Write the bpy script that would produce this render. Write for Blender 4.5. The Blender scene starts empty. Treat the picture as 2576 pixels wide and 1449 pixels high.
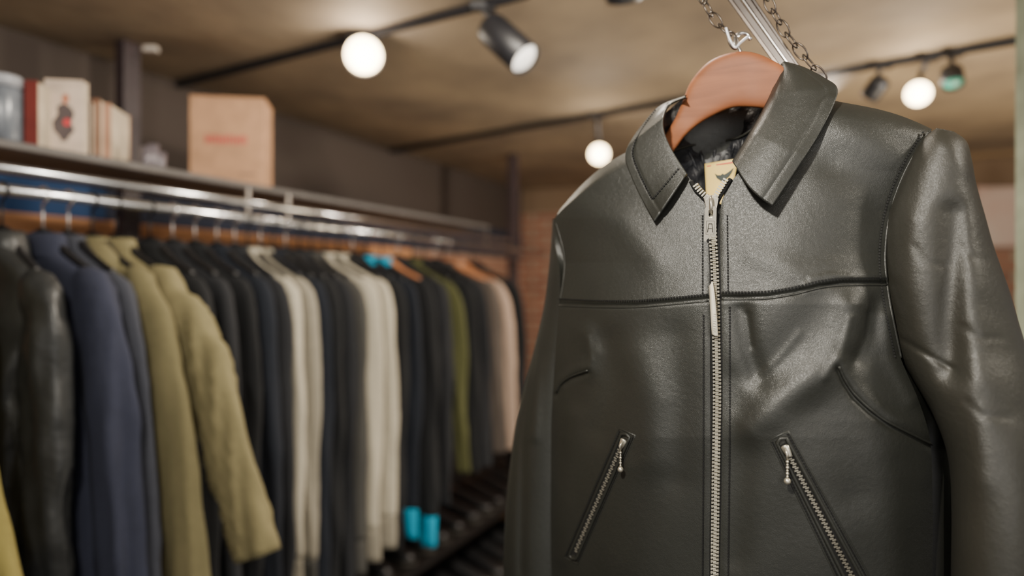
import bpy, math, random
import numpy as np
from mathutils import Vector, noise
random.seed(7); np.random.seed(7)
F=1700.0; CX=1288.0; CY=724.5; CZ=1.65
COL=bpy.context.scene.collection

# ------------------------------------------------------------------ materials
def lin(c):
    r=[]
    for x in c:
        x/=255.0
        r.append(x/12.92 if x<=0.04045 else ((x+0.055)/1.055)**2.4)
    return (r[0],r[1],r[2],1.0)
MATS={}
def mat(name,c,rough=0.6,metal=0.0,var=0.12,nscale=20,bump=0.0,bscale=60,coat=0.0,sheen=0.0,spec=0.5,emit=None,estr=0,c2=None,bdist=0.002):
    if name in MATS: return MATS[name]
    m=bpy.data.materials.new(name); m.use_nodes=True
    nt=m.node_tree; b=nt.nodes['Principled BSDF']
    b.inputs['Roughness'].default_value=rough; b.inputs['Metallic'].default_value=metal
    b.inputs['Specular IOR Level'].default_value=spec
    b.inputs['Coat Weight'].default_value=coat
    b.inputs['Sheen Weight'].default_value=sheen
    tc=nt.nodes.new('ShaderNodeTexCoord')
    n=nt.nodes.new('ShaderNodeTexNoise'); n.inputs['Scale'].default_value=nscale; n.inputs['Detail'].default_value=5
    nt.links.new(tc.outputs['Object'],n.inputs['Vector'])
    r=nt.nodes.new('ShaderNodeValToRGB')
    l=lin(c); d=lin(c2) if c2 else tuple([x*(1-var*2) for x in l[:3]]+[1])
    h=l if c2 else tuple([min(1,x*(1+var)) for x in l[:3]]+[1])
    r.color_ramp.elements[0].position=0.3; r.color_ramp.elements[1].position=0.7
    r.color_ramp.elements[0].color=d; r.color_ramp.elements[1].color=h
    nt.links.new(n.outputs['Fac'],r.inputs['Fac']); nt.links.new(r.outputs['Color'],b.inputs['Base Color'])
    if bump>0:
        n2=nt.nodes.new('ShaderNodeTexNoise'); n2.inputs['Scale'].default_value=bscale; n2.inputs['Detail'].default_value=6
        nt.links.new(tc.outputs['Object'],n2.inputs['Vector'])
        bp=nt.nodes.new('ShaderNodeBump'); bp.inputs['Strength'].default_value=bump; bp.inputs['Distance'].default_value=bdist
        nt.links.new(n2.outputs['Fac'],bp.inputs['Height']); nt.links.new(bp.outputs['Normal'],b.inputs['Normal'])
    if emit:
        b.inputs['Emission Color'].default_value=lin(emit); b.inputs['Emission Strength'].default_value=estr
    MATS[name]=m; return m

def leather(name,c,rough,crk=0.3):
    m=mat(name,c,rough=rough,var=0.08,nscale=9,spec=0.6)
    nt=m.node_tree; b=nt.nodes['Principled BSDF']
    tc=[n for n in nt.nodes if n.type=='TEX_COORD'][0]
    prev=None
    def tex(kind,sc,det=4,dist=0.0):
        if kind=='V':
            v=nt.nodes.new('ShaderNodeTexVoronoi'); v.feature='DISTANCE_TO_EDGE'; v.inputs['Scale'].default_value=sc; o=v.outputs['Distance']
        else:
            v=nt.nodes.new('ShaderNodeTexNoise'); v.inputs['Scale'].default_value=sc; v.inputs['Detail'].default_value=det; v.inputs['Distortion'].default_value=dist; o=v.outputs['Fac']
        nt.links.new(tc.outputs['Object'],v.inputs['Vector']); return o
    for o,st,di in ((tex('V',800),0.55,0.00045),(tex('N',180,8),0.34,0.0008),(tex('N',46,4,2.2),crk,0.0014),(tex('N',14,3,0.8),0.12,0.003)):
        bp=nt.nodes.new('ShaderNodeBump'); bp.inputs['Strength'].default_value=st; bp.inputs['Distance'].default_value=di
        nt.links.new(o,bp.inputs['Height'])
        if prev: nt.links.new(prev,bp.inputs['Normal'])
        prev=bp.outputs['Normal']
    nt.links.new(prev,b.inputs['Normal'])
    return m

LEA=leather('leather_black',(41,42,38),0.42,0.15)
LEA2=leather('leather_sleeve',(46,45,39),0.44,0.22)
LIN=mat('black_satin_lining',(30,31,35),rough=0.42,bump=1.0,bscale=45,bdist=0.006)
THR=mat('black_thread',(5,5,5),rough=0.8)
TAPE=mat('zip_tape',(10,10,10),rough=0.85,bump=0.3,bscale=900)
STEEL=mat('zip_nickel',(220,214,196),rough=0.30,metal=0.8,var=0.05)
CHROME=mat('chrome',(225,225,225),rough=0.18,metal=0.95,var=0.04)
DKSTEEL=mat('dark_steel',(70,65,62),rough=0.35,metal=0.9)

# ------------------------------------------------------------------ mesh helpers
ORG={}
def mk(name,verts,faces,m,parent=None,smooth=True,label=None,origin=None):
    V=np.array(verts,dtype=float).reshape(-1,3)
    if parent is None:
        o=np.array(origin) if origin is not None else np.array([V[:,0].mean(),V[:,1].mean(),V[:,2].min()])
        rel=o
    else:
        o=V.mean(axis=0); rel=o-ORG[parent.name]
    me=bpy.data.meshes.new(name)
    me.from_pydata((V-o).tolist(),[],[tuple(int(i) for i in f) for f in faces])
    me.update()
    ob=bpy.data.objects.new(name,me); COL.objects.link(ob)
    ob.location=rel.tolist()
    if parent is not None: ob.parent=parent
    if m is not None: me.materials.append(m)
    if smooth: me.polygons.foreach_set('use_smooth',[True]*len(me.polygons))
    ORG[ob.name]=o
    if label: ob['label']=label
    return ob
def empty(name,loc):
    e=bpy.data.objects.new(name,None); e.empty_display_size=0.05; COL.objects.link(e)
    e.location=loc; ORG[e.name]=np.array(loc,dtype=float); return e
def top(o,label,cat,group=None):
    o['label']=label; o['category']=cat
    if group: o['group']=group
    return o
def gf(nr,nc,closed=False):
    f=[]
    for i in range(nr-1):
        for j in range(nc if closed else nc-1):
            k=(j+1)%nc
            f.append((i*nc+j,i*nc+k,(i+1)*nc+k,(i+1)*nc+j))
    return f
def cm(arr,M):
    A=np.array(arr,dtype=float); K=len(A)
    out=[]
    for t in np.linspace(0,K-1,M):
        i=min(int(t),K-2); x=t-i
        p0=A[max(i-1,0)];p1=A[i];p2=A[i+1];p3=A[min(i+2,K-1)]
        out.append(0.5*((2*p1)+(-p0+p2)*x+(2*p0-5*p1+4*p2-p3)*x*x+(-p0+3*p1-3*p2+p3)*x**3))
    return np.array(out)
def resample(pts,step=None,M=None):
    A=np.array(pts,dtype=float)
    L=np.concatenate([[0],np.cumsum(np.linalg.norm(np.diff(A,axis=0),axis=1))])
    if M is None: M=max(2,int(L[-1]/step)+1)
    t=np.linspace(0,L[-1],M)
    return np.stack([np.interp(t,L,A[:,k]) for k in range(A.shape[1])],axis=1)
def tubeVF(path,r,seg=8,closed=False,base=0):
    Pn=np.array(path,dtype=float); n=len(Pn); V=[];Fc=[]
    rr=r if hasattr(r,'__len__') else [r]*n
    up=None
    for i in range(n):
        if closed: t=Pn[(i+1)%n]-Pn[i-1]
        else: t=Pn[min(i+1,n-1)]-Pn[max(i-1,0)]
        t=t/(np.linalg.norm(t)+1e-12)
        if up is None:
            up=np.cross(t,[0,0,1.0]) 
            if np.linalg.norm(up)<0.1: up=np.cross(t,[0,1.0,0])
        up=up-np.dot(up,t)*t; up/=np.linalg.norm(up)+1e-12
        b=np.cross(t,up)
        for k in range(seg):
            a=2*math.pi*k/seg
            V.append(Pn[i]+rr[i]*(math.cos(a)*up+math.sin(a)*b))
    for i in range(n if closed else n-1):
        i2=(i+1)%n
        for k in range(seg):
            k2=(k+1)%seg
            Fc.append((base+i*seg+k,base+i*seg+k2,base+i2*seg+k2,base+i2*seg+k))
    if not closed:
        Fc.append(tuple(base+k for k in range(seg))[::-1]); Fc.append(tuple(base+(n-1)*seg+k for k in range(seg)))
    return V,Fc
def tube(name,path,r,m,parent=None,seg=8,closed=False,**kw):
    V,Fc=tubeVF(path,r,seg,closed); return mk(name,V,Fc,m,parent,**kw)
def boxVF(c,ax,ay,az,base=0):
    c=np.array(c,float);ax=np.array(ax,float);ay=np.array(ay,float);az=np.array(az,float)
    V=[c+sx*ax+sy*ay+sz*az for sx in(-1,1) for sy in(-1,1) for sz in(-1,1)]
    Fc=[(0,1,3,2),(4,6,7,5),(0,4,5,1),(2,3,7,6),(0,2,6,4),(1,5,7,3)]
    return V,[tuple(base+i for i in f) for f in Fc]
def bevel(o,w,s=2):
    b=o.modifiers.new('bevel','BEVEL'); b.width=w; b.segments=s; b.limit_method='ANGLE'; return o
def box(name,c,ax,ay,az,m,parent=None,bev=0.0,**kw):
    V,Fc=boxVF(c,ax,ay,az); o=mk(name,V,Fc,m,parent,smooth=False,**kw)
    if bev>0: bevel(o,bev)
    return o
class Acc:
    def __init__(s): s.V=[];s.F=[]
    def add(s,VF):
        V,Fc=VF; b=len(s.V); s.V+=list(V); s.F+=[tuple(b+i for i in f) for f in Fc]
def loftVF(rings,capt=True,capb=True):
    nr=len(rings); nc=len(rings[0]); V=[p for r in rings for p in r]; Fc=gf(nr,nc,True)
    if capt: Fc.append(tuple(range(nc))[::-1])
    if capb: Fc.append(tuple((nr-1)*nc+k for k in range(nc)))
    return V,Fc
def Wd(u,v,d): return np.array([(u-CX)/F*d,d,CZ+(CY-v)/F*d])

# ------------------------------------------------------------------ setting
TR=np.array([0.431,0.902,0.0]); TR/=np.linalg.norm(TR)     # along the rack
AW=np.array([TR[1],-TR[0],0.0])                            # out of the rack, to the aisle
CE=0.80
def plane_pts(name,pts,m,thick):
    P0=[np.array(p,float) for p in pts]; V=P0+[p+np.array(thick) for p in P0]
    Fc=[(0,1,2,3),(7,6,5,4)]+[(i,i+4,(i+1)%4+4,(i+1)%4) for i in range(4)]
    o=mk(name,V,Fc,m,None,smooth=False); o['kind']='structure'; return o
CEIL=mat('ceiling_plaster',(172,152,124),rough=0.8,c2=(120,106,90),nscale=2.2,bump=0.3,bscale=14,bdist=0.01)
FLOOR=mat('floor_dark_wood',(44,38,35),rough=0.5,var=0.2,nscale=3)
def wallmat(name):
    m=bpy.data.materials.new(name); m.use_nodes=True; nt=m.node_tree; b=nt.nodes['Principled BSDF']
    b.inputs['Roughness'].default_value=0.85
    g=nt.nodes.new('ShaderNodeNewGeometry'); s=nt.nodes.new('ShaderNodeSeparateXYZ'); nt.links.new(g.outputs['Position'],s.inputs[0])
    add=nt.nodes.new('ShaderNodeMath'); add.operation='ADD'; nt.links.new(s.outputs['X'],add.inputs[0]); nt.links.new(s.outputs['Y'],add.inputs[1])
    cb=nt.nodes.new('ShaderNodeCombineXYZ'); nt.links.new(add.outputs[0],cb.inputs['X']); nt.links.new(s.outputs['Z'],cb.inputs['Y'])
    br=nt.nodes.new('ShaderNodeTexBrick'); br.inputs['Scale'].default_value=4.0
    br.inputs['Color1'].default_value=lin((176,124,98)); br.inputs['Color2'].default_value=lin((146,96,78)); br.inputs['Mortar'].default_value=lin((178,158,136))
    br.inputs['Mortar Size'].default_value=0.03
    nt.links.new(cb.outputs[0],br.inputs['Vector'])
    return m,nt,b,s,br
def gtn(nt,sock,val):
    n=nt.nodes.new('ShaderNodeMath'); n.operation='GREATER_THAN'; n.inputs[1].default_value=val; nt.links.new(sock,n.inputs[0]); return n.outputs[0]
def mxn(nt,fac,A,B):
    n=nt.nodes.new('ShaderNodeMix'); n.data_type='RGBA'; nt.links.new(fac,n.inputs['Factor'])
    for s_,x in (('A',A),('B',B)):
        if isinstance(x,tuple): n.inputs[s_].default_value=x
        else: nt.links.new(x,n.inputs[s_])
    return n.outputs['Result']
WL,nt,b,s,br=wallmat('wall_paint_over_brick')
low=mxn(nt,gtn(nt,s.outputs['X'],-0.60),lin((206,150,106)),br.outputs['Color'])
low=mxn(nt,gtn(nt,s.outputs['Z'],CZ-0.62),lin((30,26,26)),low)
midb=mxn(nt,gtn(nt,s.outputs['X'],-1.42),lin((36,66,108)),lin((38,44,62)))
upc=mxn(nt,gtn(nt,s.outputs['Z'],CZ+0.44),midb,lin((70,60,54)))
nt.links.new(mxn(nt,gtn(nt,s.outputs['Z'],CZ+0.235),low,upc),b.inputs['Base Color'])
WB,nt,b,s,br=wallmat('wall_brick')
nt.links.new(mxn(nt,gtn(nt,s.outputs['Z'],CZ+0.60),br.outputs['Color'],lin((140,116,92))),b.inputs['Base Color'])

def wl(d): return np.array([-2.549+0.478*d,d,0])
w0=wl(-0.6); w1=wl(5.5)
up=np.array([0,0,CZ+CE])
plane_pts('wall_left',[w0,w1,w1+up,w0+up],WL,-AW*0.1)
b1=w1+AW*5.5
plane_pts('wall_back',[w1,b1,b1+up,w1+up],WB,TR*0.1)
plane_pts('ceiling',[(-4,-1.2,CZ+CE),(5.5,-1.2,CZ+CE),(5.5,6.5,CZ+CE),(-4,6.5,CZ+CE)],CEIL,(0,0,0.1))
plane_pts('floor',[(-4,-1.2,0),(5.5,-1.2,0),(5.5,6.5,0),(-4,6.5,0)],FLOOR,(0,0,-0.1))
PGR=mat('pale_green_paint',(160,168,146),rough=0.6)
c=np.array([1.076,1.35,(CZ+CE)/2])
V,Fc=boxVF(c,(0.033,0,0),(0,0.05,0),(0,0,(CZ+CE)/2)); o=mk('trim_1',V,Fc,PGR,smooth=False); o['kind']='structure'

def onback(u,v,off=0.02):
    k=(u-CX)/F; n=TR; dd=(np.dot(w1,n)-off)/(k*n[0]+n[1]); return Wd(u,v,dd)
pw=mat('poster_paper',(226,176,158),rough=0.6,c2=(235,222,208),nscale=2.2)
q=[onback(2455,470),onback(2610,470),onback(2610,620),onback(2455,620)]
V=q+[x-TR*0.01 for x in q]; Fc=[(0,1,2,3),(7,6,5,4)]+[(i,i+4,(i+1)%4+4,(i+1)%4) for i in range(4)]
o=mk('poster',V,Fc,pw,smooth=False); top(o,'pale pink and cream poster on the brick wall','poster')
q0=onback(2380,385,0.10); q1=onback(2700,375,0.10)
mid=(q0+q1)/2; mid[2]=q0[2]
o=box('wall_shelf',mid,AW*0.45,TR*0.09,(0,0,0.03),mat('cream_paint',(214,184,146),rough=0.5),bev=0.004); top(o,'cream painted wooden shelf on the brick wall','shelf')

# ------------------------------------------------------------------ ceiling tracks & spots
BLK=mat('black_powder_coat',(28,28,32),rough=0.45)
def ceilpt(u,v): return Wd(u,v,F*CE/(CY-v))
def track(a,b,label,w_=0.011):
    a=np.array(a);b=np.array(b); a[2]=b[2]=CZ+CE-0.0125
    t=(b-a);L=np.linalg.norm(t);t/=L; s=np.cross(t,[0,0,1])
    acc=Acc()
    acc.add(boxVF((a+b)/2,t*L/2,s*(w_+.002),(0,0,0.0035)))
    for sg in(-1,1): acc.add(boxVF((a+b)/2+s*sg*w_+np.array([0,0,-0.002]),t*L/2,s*0.0025,(0,0,0.0105)))
    o=mk('lighting_track',acc.V,acc.F,BLK,smooth=False); top(o,label,'track light rail','ceiling lighting tracks'); return a,b
tB=(ceilpt(960,378),ceilpt(2700,66)); tA=(ceilpt(380,222),ceilpt(1330,-30))
track(*tA,'slim black lighting track on the plaster ceiling',0.006); track(*tB,'slim black lighting track on the plaster ceiling',0.010)
GL=mat('lamp_glow',(255,244,225),emit=(255,222,166),estr=16)
GD=mat('lamp_glow_dim',(255,250,240),emit=(255,246,235),estr=1.2)
def lamp(lens,axis,r,L,mount,glow,label,energy,ang=70,color=(1,0.88,0.72),pt=0):
    lens=np.array(lens,float);ax=np.array(axis,float);ax/=np.linalg.norm(ax)
    e=empty('track_spotlight',mount.tolist()); top(e,label,'spotlight','ceiling track spotlights')
    u=np.cross(ax,[0,0,1.0]);u/=np.linalg.norm(u);w=np.cross(ax,u)
    def ring(c,rr,n=28): return [c+rr*(math.cos(2*math.pi*k/n)*u+math.sin(2*math.pi*k/n)*w) for k in range(n)]
    back=lens-ax*L
    prof=[(0.0,0.55),(0.01,0.92),(0.025,1.0),(L,1.0),(L+0.001,0.95),(L-0.012,0.92)]
    V,Fc=loftVF([ring(back+ax*z,r*k) for z,k in prof],True,False)
    mk('lamp_housing',V,Fc,BLK,e)
    V,Fc=loftVF([ring(lens-ax*0.012,r*0.93),ring(lens-ax*0.004,r*0.8),ring(lens+ax*0.002,r*0.5),ring(lens+ax*0.004,r*0.15)],False,True)
    mk('lamp_lens',V,Fc,glow,e)
    mc=back+ax*L*0.35
    acc=Acc()
    j=mc+np.array([0,0,r*1.25]); j[:2]=mc[:2]+(mount[:2]-mc[:2])*0.25
    acc.add(tubeVF([mount,[mount[0],mount[1],(mount[2]*0.5+j[2]*0.5)],j,mc],0.008,10))
    mk('lamp_stem',acc.V,acc.F,BLK,e)
    V,Fc=boxVF(mount+np.array([0,0,-0.008]),(0.035,0,0),(0,0.014,0),(0,0,0.010)); o=mk('track_adapter',V,Fc,BLK,e,smooth=False)
    if energy>0:
        li=bpy.data.lights.new('spot_light','SPOT'); li.energy=energy; li.color=color; li.spot_size=math.radians(ang); li.spot_blend=0.6; li.shadow_soft_size=r*0.8
        lo=bpy.data.objects.new('spot_light',li); COL.objects.link(lo); lo.location=(lens+ax*0.012-ORG[e.name]).tolist(); lo.parent=e
        lo.rotation_mode='QUATERNION'; lo.rotation_quaternion=Vector(ax.tolist()).to_track_quat('-Z','Y')
    if pt>0:
        li=bpy.data.lights.new('lamp_bulb_light','POINT'); li.energy=pt; li.color=(1,0.90,0.78); li.shadow_soft_size=0.03
        lo=bpy.data.objects.new('lamp_bulb_light',li); COL.objects.link(lo); lo.location=(lens+ax*0.06-ORG[e.name]).tolist(); lo.parent=e
    return e
def trackpt(t,u):
    a,b=t; best=None
    for s in np.linspace(-0.2,1.2,1400):
        p=a+(b-a)*s; uu=CX+F*p[0]/p[1]
        if best is None or abs(uu-u)<best[0]: best=(abs(uu-u),p)
    p=best[1].copy(); p[2]=CZ+CE-0.01; return p
cam=np.array([0,0,CZ])
m=trackpt(tA,905); l=Wd(915,140,m[1]-0.02); lamp(l,np.array([0.05,0.0,CZ-0.35])-l,0.062,0.13,m,GL,'lit black cylinder spotlight shining white',9,100,pt=3.2)
m=trackpt(tA,1216); a=Wd(1226,62,m[1]); bb=Wd(1322,150,m[1]-0.07); lamp(bb,bb-a,0.046,0.17,m,GD,'black cylinder spotlight seen from the side, tilted down',6,80)
m=trackpt(tB,1503); l=Wd(1507,388,m[1]); lamp(l,cam-l+np.array([0,0,-0.3]),0.047,0.10,m,GL,'lit black cylinder spotlight shining white',8,100,pt=1.8)
m=trackpt(tB,2330); l=Wd(2310,236,m[1]+0.02); lamp(l,cam-l+np.array([0,0,-0.25]),0.044,0.10,m,GL,'lit black cylinder spotlight shining white',7,100,pt=2.4)
m=trackpt(tB,2218); a=Wd(2222,195,m[1]); bb=Wd(2185,245,m[1]+0.05); lamp(bb,bb-a,0.034,0.08,m,GD,'small black spotlight turned toward the wall',0)
m=trackpt(tB,2392); a=Wd(2392,170,m[1]); bb=Wd(2398,212,m[1]-0.03); lamp(bb,bb-a,0.034,0.07,m,mat('teal_glass',(70,150,130),rough=0.2),'small black spotlight with a teal lens',0)
m=ceilpt(1560,-14); lamp(Wd(1570,-2,1.85),np.array([0.2,0.8,-1.0]),0.05,0.12,m,GD,'black cylinder spotlight close under the ceiling',0)

# ------------------------------------------------------------------ RACK
def rd_(u): return 1.7206/(0.478-(u-CX)/F)
def railpt(u,z=0.204):
    d=rd_(u); return np.array([(u-CX)/F*d,d,CZ+z])
GREY=mat('grey_galvanised',(118,112,106),rough=0.38,metal=0.7,var=0.15,nscale=8)
SHG=mat('grey_shelf_board',(82,78,76),rough=0.6)
POLE=mat('dark_plum_steel',(58,46,48),rough=0.5)
rk=empty('clothes_rack',(railpt(700)[0],railpt(700)[1],0)); top(rk,'long grey metal clothes rack with shelf and chrome hanging rail','clothes rack')
pA=railpt(-260); pB=railpt(1372)
tube('hanging_rail',[pA,pB],0.012,CHROME,rk,16)
a=railpt(-260,0.254);b=railpt(1292,0.254)
tube('upper_rail',[a-AW*0.03,b-AW*0.03],0.010,CHROME,rk,16)
a=railpt(-260,0.306);b=railpt(1245,0.306); t=(b-a)/2
box('shelf_board',(a+b)/2-AW*0.22,t,AW*0.19,(0,0,0.009),SHG,rk,bev=0.003)
for u in (645,745,1240):
    a=railpt(u,0.2); box('rail_bracket',a-AW*0.035+np.array([0,0,0.048]),TR*0.006,AW*0.004,(0,0,0.050),GREY,rk)
for u,d in ((322,2.2),(1291,4.05)):
    p=Wd(u,724,d); p[2]=(CZ+CE)/2
    box('upright_post',p,TR*0.03,AW*0.022,(0,0,(CZ+CE)/2-0.001),POLE,rk,bev=0.003)
p=Wd(380,124,2.15); o=box('ceiling_clip',p,(0.02,0,0),(0,0.012,0),(0,0,0.008),mat('white_plastic',(200,190,180)),rk)
a=Wd(860,1480,2.9); b=Wd(1300,1262,3.9); b[2]=a[2]=CZ-1.22
tube('lower_rail',[a,b],0.014,CHROME,rk,12)
DKW=mat('dark_shelf_wood',(26,23,22),rough=0.6)
lowc=(railpt(700)+railpt(1372))/2; lowc[2]=0.30
box('lower_shelf',lowc-AW*0.05,(railpt(1372)-railpt(700))/2,AW*0.26,(0,0,0.015),DKW,rk)
lowc=lowc.copy(); lowc[2]=0.535
box('lower_shelf',lowc-AW*0.12,(railpt(1372)-railpt(700))/2,AW*0.19,(0,0,0.012),DKW,rk)
for u in (720,1360):
    p=railpt(u); p[2]=0.27; box('shelf_foot',p-AW*0.12,TR*0.015,AW*0.18,(0,0,0.265),DKW,rk)

# ------------------------------------------------------------------ things on shelf
ST=CZ+0.315
def shelf_item(u,dback,v):
    k=(u-CX)/F
    p=railpt(600)-AW*dback
    t=(k*p[1]-p[0])/(TR[0]-k*TR[1]); q=p+t*TR; q[2]=ST; return q
CARD=mat('cardboard',(184,142,108),rough=0.8,var=0.08)
q=shelf_item(585,0.19,0); e=empty('cardboard_box',q.tolist()); top(e,'tan cardboard box with small red lettering on the shelf','box')
fx=np.array([0.985,0.17,0]);fx/=np.linalg.norm(fx);fy=np.array([-fx[1],fx[0],0])
h=0.138
fx2=fx
o=box('box_body',q+np.array([0,0,h]),fx2*0.110,fy*0.07,(0,0,h),CARD,e,bev=0.002)
acc=Acc()
acc.add(boxVF(q-fy*0.037+np.array([0,0,2*h+0.002]),fx2*0.111,fy*0.033,(0,0,0.0015))); acc.add(boxVF(q+fy*0.037+np.array([0,0,2*h+0.002]),fx2*0.111,fy*0.033,(0,0,0.0015)))
mk('box_flap',acc.V,acc.F,CARD,e,smooth=False)
RED=mat('red_print',(208,60,66),rough=0.7)
acc=Acc()
for i in range(6):
    c0=q-fy*0.0715+fx2*(-0.055+i*0.021)+np.array([0,0,0.145])
    acc.add(boxVF(c0-fx2*0.006,fx2*0.002,fy*0.0006,(0,0,0.013))); acc.add(boxVF(c0+fx2*0.005,fx2*0.002,fy*0.0006,(0,0,0.013)))
    acc.add(boxVF(c0+np.array([0,0,(0.011 if i%2 else 0.0)]),fx2*0.006,fy*0.0006,(0,0,0.002)))
mk('printed_lettering',acc.V,acc.F,RED,e,smooth=False)
acc=Acc(); c0=q-fy*0.0715+fx2*0.06+np.array([0,0,0.04]); 
for i in range(5): acc.add(boxVF(c0+fx2*(i*0.01-0.02),fx2*0.003,fy*0.0006,(0,0,0.004)))
mk('small_print',acc.V,acc.F,mat('grey_print',(130,104,84)),e,smooth=False)
PAGE=mat('book_pages',(190,176,154),rough=0.8,bump=0.3,bscale=400)
def book(u,back,w,dp,hh,c,lab,rot=0.0,front=None):
    q=shelf_item(u,back,0); e=empty('book',q.tolist()); top(e,lab,'book','books on the upper shelf')
    ax=fx*math.cos(rot)+fy*math.sin(rot); ay=np.array([-ax[1],ax[0],0]); z=np.array([0,0,1.0])
    m=mat('book_cover_%d_%d_%d'%c,c,rough=0.45)
    acc=Acc()
    acc.add(boxVF(q+z*hh/2-ay*(dp/2),ax*w/2,ay*0.0015,z*hh/2)); acc.add(boxVF(q+z*hh/2+ay*(dp/2),ax*w/2,ay*0.0015,z*hh/2)); acc.add(boxVF(q+z*hh/2-ax*(w/2),ax*0.0015,ay*dp/2,z*hh/2))
    mk('book_cover',acc.V,acc.F,m,e,smooth=False)
    box('book_pages',q+z*hh/2+ax*0.002,ax*(w/2-0.003),ay*(dp/2-0.002),z*(hh/2-0.003),PAGE,e)
    if front:
        n=14
        V=[q+z*hh*0.42-ay*(dp/2+0.0025)+ax*(0.3*w*math.cos(2*math.pi*i/n))*(1 if i%3 else 0.6)+z*(0.26*hh*math.sin(2*math.pi*i/n)) for i in range(n)]
        mk('cover_artwork',V,[tuple(range(n))],mat('artwork_dark',(84,74,74)),e,smooth=False)
        V=[q+z*hh*0.42-ay*(dp/2+0.003)+ax*(0.10*w*math.cos(2*math.pi*i/n)+0.08*w)+z*(0.05*hh*math.sin(2*math.pi*i/n)) for i in range(n)]
        mk('cover_artwork',V,[tuple(range(n))],RED,e,smooth=False)
        V=[q+z*hh*0.74-ay*(dp/2+0.003)+ax*(0.09*w*math.cos(2*math.pi*i/n)+0.04*w)+z*(0.07*hh*math.sin(2*math.pi*i/n)) for i in range(n)]
        mk('cover_artwork',V,[tuple(range(n))],mat('artwork_tan',(190,120,90)),e,smooth=False)
book(108,0.10,0.026,0.10,0.150,(110,40,34),'red book standing on the shelf')
book(168,0.08,0.083,0.022,0.172,(214,194,176),'white book with dark artwork facing out on the shelf',front=True)
book(226,0.12,0.022,0.12,0.150,(110,76,60),'brown hardcover book standing on the shelf')
book(247,0.12,0.020,0.12,0.140,(60,42,38),'dark brown book standing on the shelf')
book(268,0.12,0.018,0.12,0.150,(120,84,64),'tan book standing on the shelf')
book(292,0.12,0.022,0.12,0.145,(166,126,102),'pale tan book standing on the shelf')
book(78,0.16,0.03,0.12,0.11,(50,44,48),'black book standing on the shelf')
q=shelf_item(6,0.12,0); e=empty('storage_jar',q.tolist()); top(e,'clear grey plastic storage jar with lid on the shelf','jar')
n=24
def cyl(c,prof): return loftVF([[np.array(c)+np.array([r*math.cos(2*math.pi*k/n),r*math.sin(2*math.pi*k/n),z]) for k in range(n)] for r,z in prof])
V,Fc=cyl(q,[(0.036,0),(0.040,0.006),(0.040,0.12),(0.036,0.13)]); mk('jar_body',V,Fc,mat('frosted_plastic',(120,126,134),rough=0.25,c2=(76,80,88)),e)
V,Fc=cyl(q+np.array([0,0,0.13]),[(0.041,0),(0.041,0.02),(0.036,0.026)]); mk('jar_lid',V,Fc,mat('grey_lid',(150,152,158),rough=0.35),e)
for u,hh in ((368,0.05),(384,0.060),(402,0.042)):
    q=shelf_item(u,0.06,0); V,Fc=loftVF([[q+np.array([r*math.cos(2*math.pi*k/n),r*math.sin(2*math.pi*k/n),z]) for k in range(n)] for r,z in [(0.012,0),(0.014,0.004),(0.016,hh),(0.014,hh),(0.012,0.008)]],True,True)
    o=mk('drinking_glass',V,Fc,mat('pale_glass',(96,90,96),rough=0.15)); top(o,'small pale glass cup standing on the shelf','glass','glass cups on the shelf')

# ------------------------------------------------------------------ hanging garments
HB=mat('black_hanger_plastic',(20,20,22),rough=0.35)
HW=mat('hanger_wood_light',(180,118,76),rough=0.45)
def rad_ring(cn,e1,r1,e2,r2,n=28,pw=0.85):
    R=[]
    for k in range(n):
        a=2*math.pi*k/n; c_=math.cos(a); s_=math.sin(a)
        R.append(cn+e1*(r1*math.copysign(abs(c_)**pw,c_))+e2*(r2*math.copysign(abs(s_)**pw,s_)))
    return R
def crease(rings,Ad,Td,off,amps,fs=1.0,diag=0.0,hz=0.35):
    out=[]
    for R,am in zip(rings,amps):
        c=sum(R)/len(R); RR=[]
        for p in R:
            x=float(np.dot(p,Ad));y=float(np.dot(p,Td));z=float(p[2])
            n1=noise.noise(Vector((x*16*fs+off+z*diag,y*16*fs,z*0.9)))
            n2=noise.noise(Vector((x*14*fs-z*6,y*14*fs+off,z*4.5)))
            dsp=am*(1.0-4.6*abs(n1))+am*hz*(0.6-3*abs(n2))
            d=p-c; L=np.linalg.norm(d)+1e-6
            RR.append(p+d/L*max(min(dsp,L*0.7),-L*0.6))
        out.append(RR)
    return out
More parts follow.
